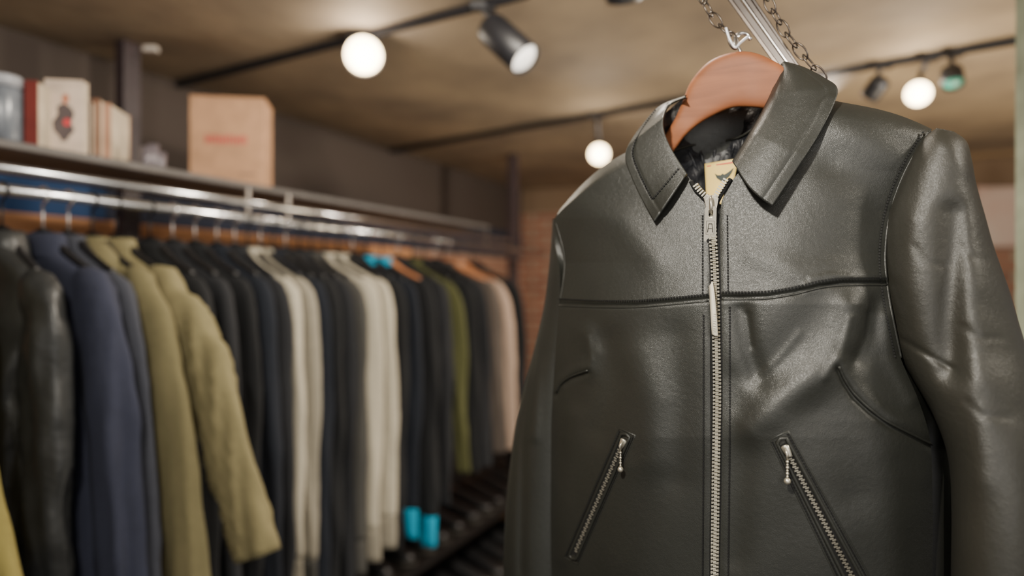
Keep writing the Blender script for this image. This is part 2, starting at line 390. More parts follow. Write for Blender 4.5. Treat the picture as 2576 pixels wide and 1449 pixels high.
def garment(kind,cat,label,u,w,zend,splay,m,r=0.05,th=0.035,zbody=None,cuff=None,collar=None,wood=False,puff=False,group=None,hood=False,seed=0,am=0.007,late=False,yaw=0.0,cl=0.06,hz=0.30):
    rnd=random.Random(seed); B=railpt(u); off=seed*7.31
    Ad=AW*math.cos(yaw)+TR*math.sin(yaw); Td=TR*math.cos(yaw)-AW*math.sin(yaw)
    z=np.array([0,0,1.0]); zr=-(B[2]-(CZ+zend)); GSH=-0.036
    zb=zr*0.92 if zbody is None else -(B[2]-(CZ+zbody))
    hg=empty('clothes_hanger',B.tolist()); top(hg,('wooden' if wood else 'black plastic')+' clothes hanger hooked on the chrome rail','clothes hanger','hangers on the rail')
    arm=cm([(-w*0.9,-0.135+GSH),(-w*0.5,-0.10+GSH),(0,-0.050+GSH),(w*0.5,-0.10+GSH),(w*0.9,-0.135+GSH)],17)
    V,Fc=tubeVF([B+Ad*p[0]+z*p[1] for p in arm],[0.007+0.007*math.exp(-((i-8)/3.0)**2) for i in range(17)],8); mk('hanger_arms',V,Fc,HW if wood else HB,hg)
    hk=[B+Ad*(0.019*math.sin(t))+z*(0.019*math.cos(t)-0.003) for t in np.linspace(-1.9,math.pi,14)]+[B+z*(-0.045),B+z*(-0.085)]
    mk('hanger_hook',*tubeVF(hk,0.0028,6),CHROME if rnd.random()<.5 else HB,hg)
    g=empty(kind,(B+z*(min(zr,zb))).tolist()); top(g,label,cat,group)
    s0=GSH
    keys=[(-0.062+s0,0.030,0.020),(-0.078+s0,0.050,th*0.8),(-0.104+s0,w*0.50,th*0.80),(-0.132+s0,w*0.80,th*0.72),(-0.160+s0,w*0.97,th*0.7),(-0.22+s0,w,th*0.9)]
    K=cm(keys,16); zs=np.linspace(keys[5][0],zb,46); tt=np.linspace(0,1,46)
    K2=np.stack([zs,w*(1+0.03*tt),th*(0.95+0.15*tt)],axis=1); K=np.concatenate([K,K2[1:]])
    rings=[rad_ring(B+z*zz,Ad,hw,Td,t2,48,0.8) for zz,hw,t2 in K]
    if puff:
        rings=[[c0+(p-c0)*(1+0.05*abs(math.sin(zz*30))) for p in R] for R,(zz,_,_) in zip(rings,K) for c0 in [sum(R)/len(R)]]
    amps=[am*0.25+am*min(1,max(0,(-zz-0.17)/0.25)) for zz,_,_ in K]
    rings=crease(rings,Ad,Td,off,amps,hz=hz)
    mk('garment_body',*loftVF(rings),m,g)
    NS=46
    for sg in (1,-1):
        sp=splay if sg==1 else splay*0.3
        k1,k2=(0.05,0.45) if late else (0.33,0.70)
        path=resample(cm([(w-0.070,-0.146+s0),(w-0.026,-0.166+s0),(w+0.002,-0.215+s0),(w+0.008+sp*k1,zr*0.45),(w+sp*k2,zr*0.74),(w+sp,zr)],60),M=NS)
        rad=np.interp(np.linspace(0,1,NS),[0,.06,.16,.55,.9,1],[r*0.42,r*0.78,r*1.0,r*0.95,r*0.80,r*0.78])
        rings=[]
        for i,p in enumerate(path):
            t=path[min(i+1,NS-1)]-path[max(i-1,0)]; t/=np.linalg.norm(t)
            rr=rad[i]*(1+ (0.06*abs(math.sin(i*0.55)) if puff else 0))
            e1v=(Ad*sg*(-t[1])+z*t[0])
            rings.append(rad_ring(B+Ad*(sg*p[0])+z*p[1],e1v,rr,Td,min(rr*0.50,th*0.85),28,0.9))
        amps=[am*(0.25+0.75*min(1,i/14)) for i in range(NS)]
        rings=crease(rings,Ad,Td,off+3*sg,amps,1.25,diag=2.0,hz=hz*1.2)
        nb=41 if cuff else NS
        V,Fc=loftVF(rings[:nb]); mk('sleeve',V,Fc,m,g)
        if cuff:
            cr=[]
            for R in rings[40:]:
                c0=sum(R)/len(R); cr.append([c0+(q-c0)*0.98 for q in R])
            mk('sleeve_cuff',*loftVF(cr),cuff,g)
    cmx=collar or m
    cr=[rad_ring(B+z*(zz+s0)+Ad*0.0,Ad,a1,Td,a2,24,1.0) for zz,a1,a2 in ((-0.100,cl+0.006,th*0.95),(-0.076,cl-0.002,th*0.95),(-0.054,cl-0.010,th*0.85),(-0.050,cl-0.016,th*0.7),(-0.070,cl-0.02,th*0.6))]
    mk('collar',*loftVF(cr,False,False),cmx,g)
    if hood:
        cr=[rad_ring(B-TR*0.012+z*(zz+s0)+Ad*xx,Ad,a1,Td,a2,24,0.9) for zz,a1,a2,xx in ((-0.065,0.05,0.02,0.01),(-0.10,0.085,0.035,0.02),(-0.14,0.085,0.038,0.03),(-0.19,0.06,0.032,0.04),(-0.22,0.02,0.015,0.045))]
        mk('hood',*loftVF(cr),cmx,g)
    return g
def cloth(n,c,**k): 
    a=dict(rough=0.9,var=0.04,nscale=60,bump=0.2,bscale=200,bdist=0.001,spec=0.3); a.update(k); return mat(n,c,**a)
C_OLV=cloth('olive_canvas',(114,106,76)); C_OL2=cloth('olive_canvas_dark',(103,96,68)); C_YEL=cloth('ochre_olive_cotton',(122,112,62))
C_NAVY=cloth('navy_twill',(44,47,62)); C_GN=cloth('slate_wool',(56,58,66)); C_PUF=mat('glossy_black_nylon',(38,39,39),rough=0.42,bump=0.5,bscale=16,bdist=0.012)
C_BLK=cloth('black_wool',(24,25,27)); C_BL2=cloth('charcoal_wool',(33,34,37)); C_BL3=cloth('blue_black_cotton',(24,28,36))
C_GRY=cloth('light_grey_heather',(170,163,146)); C_GR2=cloth('grey_heather',(136,130,116)); C_DGR=cloth('dark_grey_heather',(62,61,58))
C_TEAL=cloth('turquoise_knit',(0,146,180)); C_OLD=cloth('dark_olive_nylon',(76,77,46)); C_PNK=cloth('dusty_pink_beige',(162,140,124)); C_BEI=cloth('beige_grey_cotton',(78,70,64))
G='garments hanging on the chrome rail'
garment('jacket','jacket','ochre olive cotton jacket hanging at the rail end',-215,0.14,-0.62,0.20,C_YEL,group=G,seed=1,r=0.05,late=True)
garment('padded_jacket','jacket','glossy black padded nylon jacket on the rail',5,0.135,-0.85,0.02,C_PUF,r=0.058,th=0.045,puff=True,group=G,seed=2,am=0.009,hz=0.8)
garment('coat','coat','navy blue twill coat hanging on the rail',108,0.185,-0.80,0.11,C_NAVY,r=0.064,th=0.034,group=G,seed=3,zbody=-0.75,am=0.010,cl=0.075,hz=0.4)
garment('coat','coat','slate grey wool coat hanging beside a navy coat',172,0.175,-0.72,0.09,C_GN,r=0.054,th=0.026,group=G,seed=4)
garment('coat','coat','olive green canvas parka hanging on the rail',232,0.185,-0.72,0.16,C_OL2,r=0.062,th=0.028,group=G,seed=5,zbody=-0.62,hood=True,am=0.009,hz=0.25)
garment('coat','coat','olive green canvas parka with wide spread sleeve',292,0.185,-0.565,0.27,C_OLV,r=0.072,th=0.032,group=G,seed=6,zbody=-0.7,am=0.010,cl=0.07,hz=0.25)
i=10
for u,m_,w,ze,sp,lab in ((376,C_BLK,.175,-.9,.03,'black wool jacket'),(434,C_BL2,.175,-.92,.03,'charcoal wool jacket'),(490,C_BLK,.175,-.9,.03,'black wool jacket'),(545,C_BL3,.17,-.92,.03,'blue black cotton jacket'),(590,C_BL2,.165,-.95,.02,'charcoal wool jacket')):
    garment('jacket','jacket',lab+' hanging on the rail',u,w,ze,sp,m_,group=G,seed=i,th=0.022,r=0.045); i+=1
garment('sweater','sweater','light grey heather sweater on a black hanger',622,.165,-.86,0.01,C_GRY,r=0.040,th=0.020,group=G,seed=20,cuff=C_GR2)
garment('sweater','sweater','grey heather sweater with ribbed cuffs',654,.175,-.88,0.01,C_GR2,r=0.040,th=0.020,group=G,seed=21,cuff=C_DGR)
for u,m_,lab in ((686,C_BL3,'blue black cotton jacket'),(718,C_BLK,'black wool jacket'),(752,C_BL2,'charcoal wool jacket')):
    garment('jacket','jacket',lab+' hanging on the rail',u,.175,-.93,0.01,m_,group=G,seed=i,th=0.022,r=0.042); i+=1
garment('sweater','sweater','dark grey heather sweater with ribbed cuffs',782,.175,-.90,0.01,C_DGR,r=0.042,th=0.022,group=G,seed=22,cuff=C_DGR)
garment('sweater','sweater','light grey heather sweater on a black hanger',816,.185,-.88,0.01,C_GRY,r=0.044,th=0.022,group=G,seed=23,cuff=C_GR2)
garment('sweater','sweater','light grey heather sweater on a black hanger',850,.195,-.86,0.01,C_GRY,r=0.042,th=0.022,group=G,seed=24,cuff=C_GR2)
garment('jacket','jacket','black wool jacket hanging on the rail',886,.185,-.90,0.0,C_BLK,group=G,seed=25,th=0.024,r=.044)
garment('jacket','jacket','black jacket with turquoise cuffs and collar',920,.19,-.88,0.01,C_BL3,group=G,seed=26,th=0.024,r=.04,cuff=C_TEAL,collar=C_TEAL)
garment('jacket','jacket','black jacket with turquoise cuffs and collar',960,.19,-.94,0.03,C_BLK,group=G,seed=27,th=0.024,r=.046,cuff=C_TEAL,collar=C_TEAL,wood=True)
garment('jacket','jacket','charcoal wool jacket hanging on the rail',1000,.19,-.82,0.02,C_BL2,group=G,seed=28,th=0.024,r=.045)
garment('jacket','jacket','dark olive nylon jacket hanging on the rail',1038,.19,-.72,0.05,C_OLD,group=G,seed=29,th=0.024,r=0.036)
garment('jacket','jacket','black wool jacket hanging on the rail',1066,.2,-.74,0.04,C_BLK,group=G,seed=30,th=0.024,r=.045)
garment('jacket','jacket','charcoal wool jacket hanging on the rail',1096,.2,-.74,0.03,C_BL2,group=G,seed=31,th=0.024,r=.045)
garment('jacket','jacket','taupe grey cotton jacket on a wooden hanger',1124,.21,-.70,0.05,C_BEI,group=G,seed=32,th=0.024,r=.042,wood=True)
garment('jacket','jacket','dusty beige cotton jacket on a wooden hanger',1146,.220,-.70,0.06,C_PNK,group=G,seed=33,th=0.024,r=0.044,wood=True)
garment('jacket','jacket','black wool jacket hanging at the rail end',1188,.21,-.82,0.03,C_BLK,group=G,seed=34,th=0.03)

SH=mat('black_shoe_leather',(26,26,28),rough=0.35); SO=mat('shoe_sole',(60,56,50),rough=0.8)
def shoe(c,yaw):
    c=np.array(c,float); fx_=np.array([math.cos(yaw),math.sin(yaw),0]); fy_=np.array([-fx_[1],fx_[0],0]); z=np.array([0,0,1.0])
    e=empty('shoe',c.tolist()); top(e,'black leather shoe with a flat sole on the low shelf','shoe','black shoes on the low shelf')
    rings=[]
    for x,w,hh in ((-0.13,0.018,0.06),(-0.12,0.030,0.085),(-0.08,0.036,0.10),(-0.03,0.036,0.088),(0.03,0.040,0.065),(0.08,0.043,0.048),(0.12,0.036,0.036),(0.145,0.016,0.022)):
        rings.append([c+fx_*x+fy_*(w*math.cos(a))+z*(0.012+max(0,hh*0.5*(1+math.sin(a)))) for a in np.linspace(0,2*math.pi,18,endpoint=False)])
    mk('shoe_upper',*loftVF(rings),SH,e)
    rings=[[c+fx_*x*1.03+fy_*(w*1.05*sx)+z*zz for sx,zz in ((-1,0),(1,0),(1,0.014),(-1,0.014))] for x,w in ((-0.13,0.016),(-0.115,0.032),(-0.04,0.034),(0.03,0.040),(0.08,0.044),(0.12,0.036),(0.145,0.012))]
    mk('shoe_sole',*loftVF(rings),SO,e)
ang=math.atan2(AW[1],AW[0])
ra=railpt(735); rb=railpt(1345)
for k in range(12):
    p=ra+(rb-ra)*(k+0.5)/14+AW*0.05; p[2]=0.316; shoe(p,ang+0.1*math.sin(k*2.1))
for k in range(14):
    p=ra+(rb-ra)*(k+0.5)/14-AW*0.10; p[2]=0.548; shoe(p,ang+0.12*math.sin(k*1.7))
p=rb+AW*0.03-(rb-ra)*0.06; p[2]=0.316
e=empty('shoe_box',p.tolist()); top(e,'tan cardboard shoe box on the low shelf','box')
box('box_body',p+np.array([0,0,0.05]),AW*0.16,TR*0.08,(0,0,0.05),mat('tan_card',(160,120,74),rough=0.8),e,bev=0.003)
box('box_lid',p+np.array([0,0,0.108]),AW*0.165,TR*0.085,(0,0,0.014),mat('tan_card_lid',(176,134,84),rough=0.8),e,bev=0.003)

# ------------------------------------------------------------------ LEATHER JACKET
th=math.radians(30); O=np.array([0.2215,0.75,CZ]); Sx=np.array([math.cos(th),-math.sin(th),0]); Nn=np.array([-math.sin(th),-math.cos(th),0])
ON=O[0]*Nn[0]+O[1]*Nn[1]
def P(u,v,h):
    u=np.asarray(u,float);v=np.asarray(v,float)
    k=(u-CX)/F; m_=(CY-v)/F; lam=(ON+h)/(k*Nn[0]+Nn[1])
    return np.stack([k*lam,lam+0*k,CZ+m_*lam],axis=-1)
def dpoly(u,v,pts):
    best=np.full(np.shape(u),1e9)
    for (x0,y0),(x1,y1) in zip(pts[:-1],pts[1:]):
        dx,dy=x1-x0,y1-y0; L=dx*dx+dy*dy+1e-9
        t=np.clip(((u-x0)*dx+(v-y0)*dy)/L,0,1)
        best=np.minimum(best,np.hypot(u-x0-t*dx,v-y0-t*dy))
    return best
uLk=([250,548,600,660,765,900,1100,1500,1800],[1392,1392,1405,1418,1405,1395,1385,1380,1385])
uRk=([200,325,430,530,640,712,895,1060,1200,1500,1800],[2345,2345,2280,2240,2225,2232,2262,2330,2345,2345,2335])
vyk=([1405,1600,1780,1815,1920,2000,2080,2150,2230],[765,768,752,748,747,735,716,712,712])
yokeL=[(1405,764),(1500,768),(1600,768),(1700,760),(1782,752)]
yokeR=[(1815,748),(1870,748),(1930,746),(2000,735),(2060,720),(2120,713),(2232,712)]
dartR=[(2110,922),(2125,955),(2150,992),(2190,1030),(2240,1065),(2345,1118)]
dartL=[(1400,988),(1412,965),(1435,948),(1478,932)]
RELIEF=[
 ([(2150,770),(2135,850),(2080,930),(1960,1010),(1890,1075)],0.008,46),
 ([(2050,780),(2000,850),(1930,930)],-0.004,50),
 ([(2200,770),(2190,830),(2160,900)],-0.006,28),
 ([(2235,800),(2245,900),(2300,1000)],0.005,26),
 ([(1865,780),(1880,860),(1905,950)],-0.005,26),
 ([(1850,960),(1860,1150),(1850,1400)],-0.003,40),
 ([(1960,1080),(1920,1250),(1900,1450)],0.003,60),
 ([(2230,1150),(2250,1280),(2270,1480)],0.004,60),
 ([(2060,1040),(2120,1140),(2150,1240)],-0.003,55),
 ([(1475,840),(1490,890),(1480,925)],0.005,26),
 ([(1530,860),(1545,960),(1510,1080)],-0.004,40),
 ([(1600,900),(1640,1010),(1640,1150)],0.004,48),
 ([(1700,850),(1710,1000),(1700,1200)],-0.003,44),
 ([(1440,1050),(1420,1200),(1410,1400)],0.003,28),
 ([(1450,520),(1560,560),(1640,650)],0.003,44),
 ([(2080,310),(2180,345),(2270,400)],0.005,50),
 ([(2100,420),(2180,470),(2210,540)],-0.003,46),
 ([(1900,640),(2020,690),(2180,660)],0.002,34),
 ([(2030,722),(2100,700),(2220,692)],0.002,14),
 ([(2140,800),(2120,880),(2075,950)],0.0016,10),([(2185,790),(2175,850),(2150,910)],-0.0016,9),
 ([(1478,850),(1486,905)],0.0014,8),([(1900,960),(1960,900),(2010,840)],0.0010,10),
 ([(2040,700),(2090,690),(2140,694)],0.0010,7),([(1880,790),(1890,870)],-0.0014,8),
 (yokeL,-0.0030,6),(yokeR,-0.0030,6),([(x-3,y+8) for x,y in dartR],-0.0035,7),([(x,y+7) for x,y in dartL],-0.0030,6),
 ([(x+8,y-16) for x,y in dartR],0.0030,16),([(x,y-12) for x,y in dartL],0.0020,12),
]
def H(u,v):
    u=np.asarray(u,float);v=np.asarray(v,float)
    uL=np.interp(v,*uLk);uR=np.interp(v,*uRk)
    a=np.where(u<1795,(1795-u)/(1795-uL),(u-1795)/(uR-1795)); a=np.clip(a,0,1.05)
    B=np.interp(v,[200,330,450,765,1100,1500,1800],[-.035,-.018,0,.035,.045,.04,.03])
    D=np.interp(v,[200,450,765,1100,1500],[.03,.045,.060,.085,.09])
    h=B-D*a**3.0
    vy=np.interp(u,*vyk); h=h+0.0018/(1+np.exp(-(vy-v)/3.0))
    for pl,am,sg in RELIEF:
        dd=dpoly(u,v,pl); h=h+am*np.exp(-(dd/sg)**2)
    h=h+0.0005*np.sin(u*0.021+v*0.013)*np.sin(v*0.017-u*0.006)
    h=h-0.003*np.exp(-((u-1798.0)/14.0)**2)*(v>500)
    return h
def S(pts,off):
    A=np.array(pts,float); return P(A[:,0],A[:,1],H(A[:,0],A[:,1])+off)

J=empty('leather_jacket',(O[0],O[1]+0.02,CZ-0.43)); top(J,'black leather zip jacket with pointed collar on a wooden hanger','jacket')
rowsL=[((1640,345),(1408,528)),((1690,400),(1393,560)),((1738,452),(1402,596)),((1770,492),(1412,630)),((1783,530),(1418,665)),((1785,600),(1413,712)),((1785,700),(1407,765)),((1786,800),(1400,840)),((1786,900),(1395,920)),((1787,1050),(1387,1060)),((1787,1200),(1384,1200)),((1785,1350),(1381,1350)),((1784,1500),(1380,1500)),((1782,1740),(1386,1740))]
rowsR=[((2085,250),(2345,325)),((2010,300),(2310,378)),((1930,368),(2280,432)),((1862,430),(2255,490)),((1826,480),(2240,540)),((1812,530),(2230,600)),((1812,620),(2226,660)),((1814,720),(2232,718)),((1816,800),(2246,800)),((1818,900),(2264,895)),((1818,1020),(2312,1010)),((1817,1120),(2340,1110)),((1815,1250),(2346,1250)),((1812,1400),(2346,1400)),((1811,1550),(2344,1550)),((1808,1740),(2336,1740))]
def panel(rows,name,mm,nj=330,na=140,label=None,bow=0):
    R=cm([list(a)+list(b) for a,b in rows],nj)
    a=np.linspace(0,1,na)[None,:]
    U=R[:,0:1]*(1-a)+R[:,2:3]*a; V_=R[:,1:2]*(1-a)+R[:,3:4]*a
    j=np.linspace(0,1,nj)[:,None]
    V_=V_-bow*np.sin(np.pi*a**1.3)*np.clip(1-j*6,0,1)
    hh=H(U,V_)
    edge=np.clip(1-j*22,0,1)**2; hh=hh-0.018*edge
    Pt=P(U,V_,hh).reshape(-1,3)
    o=mk(name,Pt,gf(nj,na),mm,J); 
    return o
panel(rowsL,'front_panel',LEA,bow=24); panel(rowsR,'front_panel',LEA,bow=12)
nb,na=80,80
tp=np.array([(1394,550),(1410,530),(1440,502),(1500,450),(1600,384),(1665,345),(1720,300),(1850,282),(1960,262),(2085,252),(2220,280),(2343,327)],float)
tpr=resample(tp,M=na)
V=[];
for j in np.linspace(0,1,nb):
    for ia,a in enumerate(np.linspace(0,1,na)):
        tu,tv=tpr[ia]; v=tv*(1-j)+1738*j
        ul=np.interp(v,*uLk)+3; ur0=np.interp(v,*uRk)-3; ur=ur0+np.interp(v,[860,1000,1200,1800],[0,85,80,80])
        sj=min(1,j*5); sj=sj*sj*(3-2*sj); u=tu*(1-sj)+(ul+(ur-ul)*a)*sj
        nk=math.exp(-((a-0.5)/0.18)**2)
        htop=float(H(tu,tv))-0.018-0.05*nk
        side=float(H(ul,v))*(1-a)+(float(H(ur0,v))-0.05*np.interp(v,[860,1000],[0,1]))*a
        hb=side-0.075*math.sqrt(max(0,1-(2*a-1)**2))
        V.append(P(u,v,htop*(1-sj)+hb*sj))
mk('back_panel',V,gf(nb,na),LEA,J)
V=[];nk_=60
for v in np.linspace(900,1738,nk_):
    ur0=float(np.interp(v,*uRk)); hh0=float(H(ur0,v)); ext=np.interp(v,[860,1000,1200,1800],[0,60,60,60])
    for t in np.linspace(0,1,8):
        V.append(P(ur0-2+ext*t,v,hh0-0.001-0.085*t**0.9))
mk('side_panel',V,gf(nk_,8),LEA,J)
nu,nv=60,50; V=[]
def hlin(u,v):
    a=(u-1658)/(1962-1658); vt=np.interp(u,[1655,1672,1722,1800,1960],[330,285,246,245,215]); return -0.105+0.075*abs(2*a-1)**2.2+0.02*(v-vt)/(600-vt)
for j in range(nv):
    for i_ in range(nu):
        a=i_/(nu-1); u=1658+a*(1962-1658)
        vt=np.interp(u,[1655,1672,1722,1800,1960],[330,285,246,245,215]); v=vt+(600-vt)*j/(nv-1)
        V.append(P(u,v,hlin(u,v)+0.002*math.sin(u*0.11+v*0.05)*math.sin(v*0.09)))
mk('lining',V,gf(nv,nu),LIN,J,label='crumpled black satin lining')
tube('neck_seam',[P(u,v,hlin(u,v)+0.002) for u,v in cm([(1690,380),(1740,366),(1800,358),(1860,345),(1900,320),(1925,290)],30)],0.0016,LEA,J)
acc=Acc()
for (a_,b_) in (((1730,375),(1760,440)),((1760,372),(1772,420)),((1850,352),(1840,395)),((1870,345),(1862,395)),((1800,366),(1796,400))):
    acc.add(tubeVF([P(u,v,hlin(u,v)+0.0005) for u,v in resample([a_,b_],M=6)],[0.0005,0.002,0.0026,0.0022,0.0014,0.0005],6))
mk('lining_pleats',acc.V,acc.F,LIN,J)
CREAM=mat('cream_woven_label',(240,208,118),rough=0.7,var=0.04,bump=0.2,bscale=600)
lb=[(1773,413),(1858,399),(1836,512),(1778,516)]
def LB(s,t,off):
    p=np.array(lb[0])*(1-s)*(1-t)+np.array(lb[1])*s*(1-t)+np.array(lb[2])*s*t+np.array(lb[3])*(1-s)*t
    return P(p[0],p[1],-0.070+0.035*t+off)
V=[LB(s_,t_,0.0005*math.sin(6*s_)) for t_ in np.linspace(0,1,12) for s_ in np.linspace(0,1,10)]
LBO=mk('neck_label',V,gf(12,10),CREAM,J,label='cream woven neck label with red line and dark winged emblem')
m_=LBO.modifiers.new('s','SOLIDIFY'); m_.thickness=0.0008
V=[LB(s_,t_,0.0015) for t_ in (0.05,0.075) for s_ in np.linspace(0.06,0.97,8)]
mk('label_line',V,gf(2,8),RED,LBO)
emb=[(0.30,0.26),(0.40,0.31),(0.50,0.32),(0.56,0.29),(0.62,0.32),(0.74,0.28),(0.90,0.19),(0.86,0.28),(0.80,0.36),(0.70,0.42),(0.64,0.50),(0.56,0.47),(0.48,0.43),(0.38,0.38)]
mk('label_emblem',[LB(s_,t_,0.0018) for s_,t_ in emb],[tuple(range(len(emb)))],mat('emblem_thread',(30,44,40)),LBO,smooth=False)

def leaf(roll,outer,front,hroll,houter,lift,side):
    M=90; K=44
    R=resample(cm(roll,80),M=M); Oo=resample(cm(outer,120),M=M)
    hr=np.interp(np.linspace(0,1,M),*hroll); ho=np.interp(np.linspace(0,1,M),*houter)
    V=[]
    for i_ in range(M):
        t=i_/(M-1)
        for k in range(K):
            a=k/(K-1)
            p=R[i_]*(1-a)+Oo[i_]*a
            if front is not None: p=p+np.array(front)*math.sin(math.pi*a)*(t**6)
            h=hr[i_]*(1-a)+ho[i_]*a+lift*math.sin(math.pi*a)-0.012*max(0,1-a*9)**2
            if side<0: vline=345+(1640-p[0])*0.80-62
            else: vline=max(250+(p[0]-2085)*0.29, 250-(p[0]-2085)*0.81)-40
            s_=min(1,max(0,(p[1]-vline)/36)); s_=s_*s_*(3-2*s_)
            hm=float(H(p[0],p[1]))+0.005+0.006*(1-a)-(1-s_)*0.05
            d=hm-h; w_=0.005
            h=h+ (d+math.sqrt(d*d+w_*w_))/2
            h-=0.0009*math.exp(-((a-0.80)/0.03)**2)
            V.append(P(p[0],p[1],h))
    o=mk('collar_leaf',V,gf(M,K),LEA,J)
    s=o.modifiers.new('s','SOLIDIFY'); s.thickness=0.0024; s.offset=-1
    return o,np.array(V).reshape(M,K,3)
rollL=[(1724,243),(1684,262),(1668,292),(1670,330),(1690,376),(1728,436)]
outL=[(1722,241),(1660,266),(1618,310),(1582,362),(1573,400),(1590,450),(1616,505),(1645,557)]
hL_tip=float(H(1645,557)); hL_b=float(H(1728,436))
LFl,gL=leaf(rollL,outL,None,([0,.3,.7,1],[-0.070,-0.035,-0.004,hL_b+0.010]),([0,.25,.5,.8,1],[-0.072,-0.050,-0.026,-0.004,hL_tip+0.008]),0.006,-1)
rollR=[(1970,160),(1958,200),(1936,252),(1905,310),(1872,366),(1846,408)]
outR=[(1972,159),(2022,174),(2072,200),(2104,224),(2098,262),(2060,338),(2002,428),(1942,519)]
hR_tip=float(H(1942,519)); hR_b=float(H(1846,430))
LFr,gR=leaf(rollR,outR,(-8,10),([0,.3,.7,1],[-0.060,-0.025,0.002,hR_b+0.014]),([0,.2,.42,.7,1],[-0.062,-0.045,-0.022,0.004,hR_tip+0.018]),0.007,1)
def stitches(path3,nrm,pitch,parent,ln=0.60,w=0.00070,off=0.0006,name='stitching',m_=THR):
    Q=resample(path3,step=pitch); acc=Acc()
    for a_,b_ in zip(Q[:-1],Q[1:]):
        t=b_-a_; L=np.linalg.norm(t)
        if L<1e-6: continue
        t/=L; s=np.cross(t,nrm); c_=(a_+b_)/2+nrm*off
        acc.add(boxVF(c_,t*L*ln/2,s*w,nrm*w))
    o=mk(name,acc.V,acc.F,m_,parent,smooth=False); o['kind']='stuff'; return o
def leafst(g,parent):
    K=g.shape[1]; M=g.shape[0]
    a=[g[i_,int(K*0.80)] for i_ in range(int(M*0.22),int(M*0.90))]
    b=[g[int(M*0.89),k] for k in range(int(K*0.80),2,-1)]
    stitches(a+b,Nn,0.0034,parent,off=0.0009,w=0.0009)
leafst(gL,LFl); leafst(gR,LFr)
def pipe(pts,r,off=0.0005,name='seam_piping',m_=LEA):
    tube(name,S(resample(cm(pts,60),step=7),off),r,m_,J,8)
pipe([(p[0],p[1]+5) for p in yokeL],0.0009); pipe([(p[0],p[1]+5) for p in yokeR],0.0011)
pipe(dartR,0.0014,off=0.0); pipe(dartL,0.0011,off=0.0)
def sst(pts,off=0.0005,pitch=0.0032): stitches(S(resample(cm(pts,60),step=5),0),Nn,pitch,J,off=off,w=0.0008)
sst([(p[0],p[1]-12) for p in yokeL]); sst([(p[0],p[1]-13) for p in yokeR])
sst([(1768,540),(1768,740)]); sst([(1770,790),(1770,1100),(1768,1460),(1766,1720)]); sst([(1830,540),(1832,735)]); sst([(1836,770),(1836,1100),(1832,1460),(1828,1720)])
pipe([(1398,560),(1408,592),(1419,640),(1419,690),(1409,758)],0.0010,off=-0.0006)
armR=[(2340,330),(2302,388),(2272,445),(2248,510),(2233,580),(2228,650),(2233,715),(2246,795),(2268,900)]
pipe([(x-2,y) for x,y in armR],0.0015,off=-0.0010); sst([(x-16,y) for x,y in armR])

def ringloft(name,rows,hc,rd,m_,nj=110,ns=56,relief=None,parent=J,pw=1.0,label=None):
    R=cm([list(a)+list(b)+[x,y] for (a,b),x,y in zip(rows,hc,rd)],nj); V=[]
    for r in R:
        for k in range(ns):
            f=2*math.pi*k/ns; a=-math.cos(f); s_=math.sin(f)
            a=math.copysign(abs(a)**pw,a); s_=math.copysign(abs(s_)**pw,s_)
            u=(r[0]+r[2])/2+a*(r[2]-r[0])/2; v=(r[1]+r[3])/2+a*(r[3]-r[1])/2
            h=r[4]+r[5]*s_
            if relief is not None and s_>0: h+=relief(u,v)*s_
            V.append(P(u,v,h))
    Fc=gf(nj,ns,True)+[tuple(range(ns)),tuple((nj-1)*ns+k for k in range(ns))[::-1]]
    return mk(name,V,Fc,m_,parent)
def relR(u,v):
    r=0
    for pl,am,sg in (([(2400,540),(2392,700),(2388,800),(2390,930)],-0.010,38),([(2440,430),(2460,640),(2470,900),(2460,1200)],0.004,50),([(2290,560),(2280,700),(2300,840)],0.003,38),([(2265,852),(2320,885),(2395,928)],-0.0028,7),([(2350,350),(2400,370),(2440,430)],0.002,24),([(2480,1000),(2540,1040),(2600,1030)],-0.0012,30),([(2470,760),(2520,790),(2570,780)],-0.0012,30),
      ([(2420,620),(2450,650),(2500,655)],-0.0010,8),([(2420,820),(2460,850),(2520,850)],-0.0010,9),([(2300,620),(2330,660),(2380,670)],-0.0010,9),([(2430,1010),(2470,1045),(2540,1050)],-0.0010,9)):
        r+=am*float(np.exp(-(dpoly(np.array(u),np.array(v),pl)/sg)**2))
    return r
rs=[((2356,322),(2400,331)),((2322,348),(2432,356)),((2290,392),(2445,402)),((2258,456),(2457,466)),((2228,535),(2478,540)),((2212,620),(2502,625)),((2212,715),(2536,720)),((2228,800),(2560,800)),((2252,880),(2584,880)),((2300,960),(2606,960)),((2350,1050),(2626,1050)),((2384,1150),(2642,1150)),((2394,1280),(2655,1280)),((2392,1450),(2665,1450)),((2392,1800),(2660,1800))]
ringloft('sleeve',rs,[-.052,-.054,-.055,-.056,-.057,-.058,-.058,-.058,-.056,-.048,-.040,-.030,-.02,-.015,-.01],[.010,.022,.032,.039,.046,.050,.054,.056,.056,.056,.054,.052,.05,.048,.044],LEA2,relief=relR,nj=190,ns=96)
def relL(u,v):
    r=0
    for pl,am,sg in (([(1345,880),(1315,1100),(1310,1450)],-0.006,10),([(1360,700),(1350,900),(1345,1100)],0.003,12)):
        r+=am*float(np.exp(-(dpoly(np.array(u),np.array(v),pl)/sg)**2))
    return r
ls=[((1390,550),(1450,560)),((1386,610),(1460,610)),((1380,680),(1465,690)),((1370,760),(1465,770)),((1348,860),(1460,870)),((1322,960),(1450,970)),((1298,1060),(1440,1070)),((1284,1160),(1430,1170)),((1272,1280),(1425,1290)),((1266,1450),(1420,1450)),((1264,1800),(1410,1800))]
ringloft('sleeve',ls,[-.075]*11,[.014,.022,.028,.032,.036,.038,.038,.038,.038,.038,.036],LEA,relief=relL)

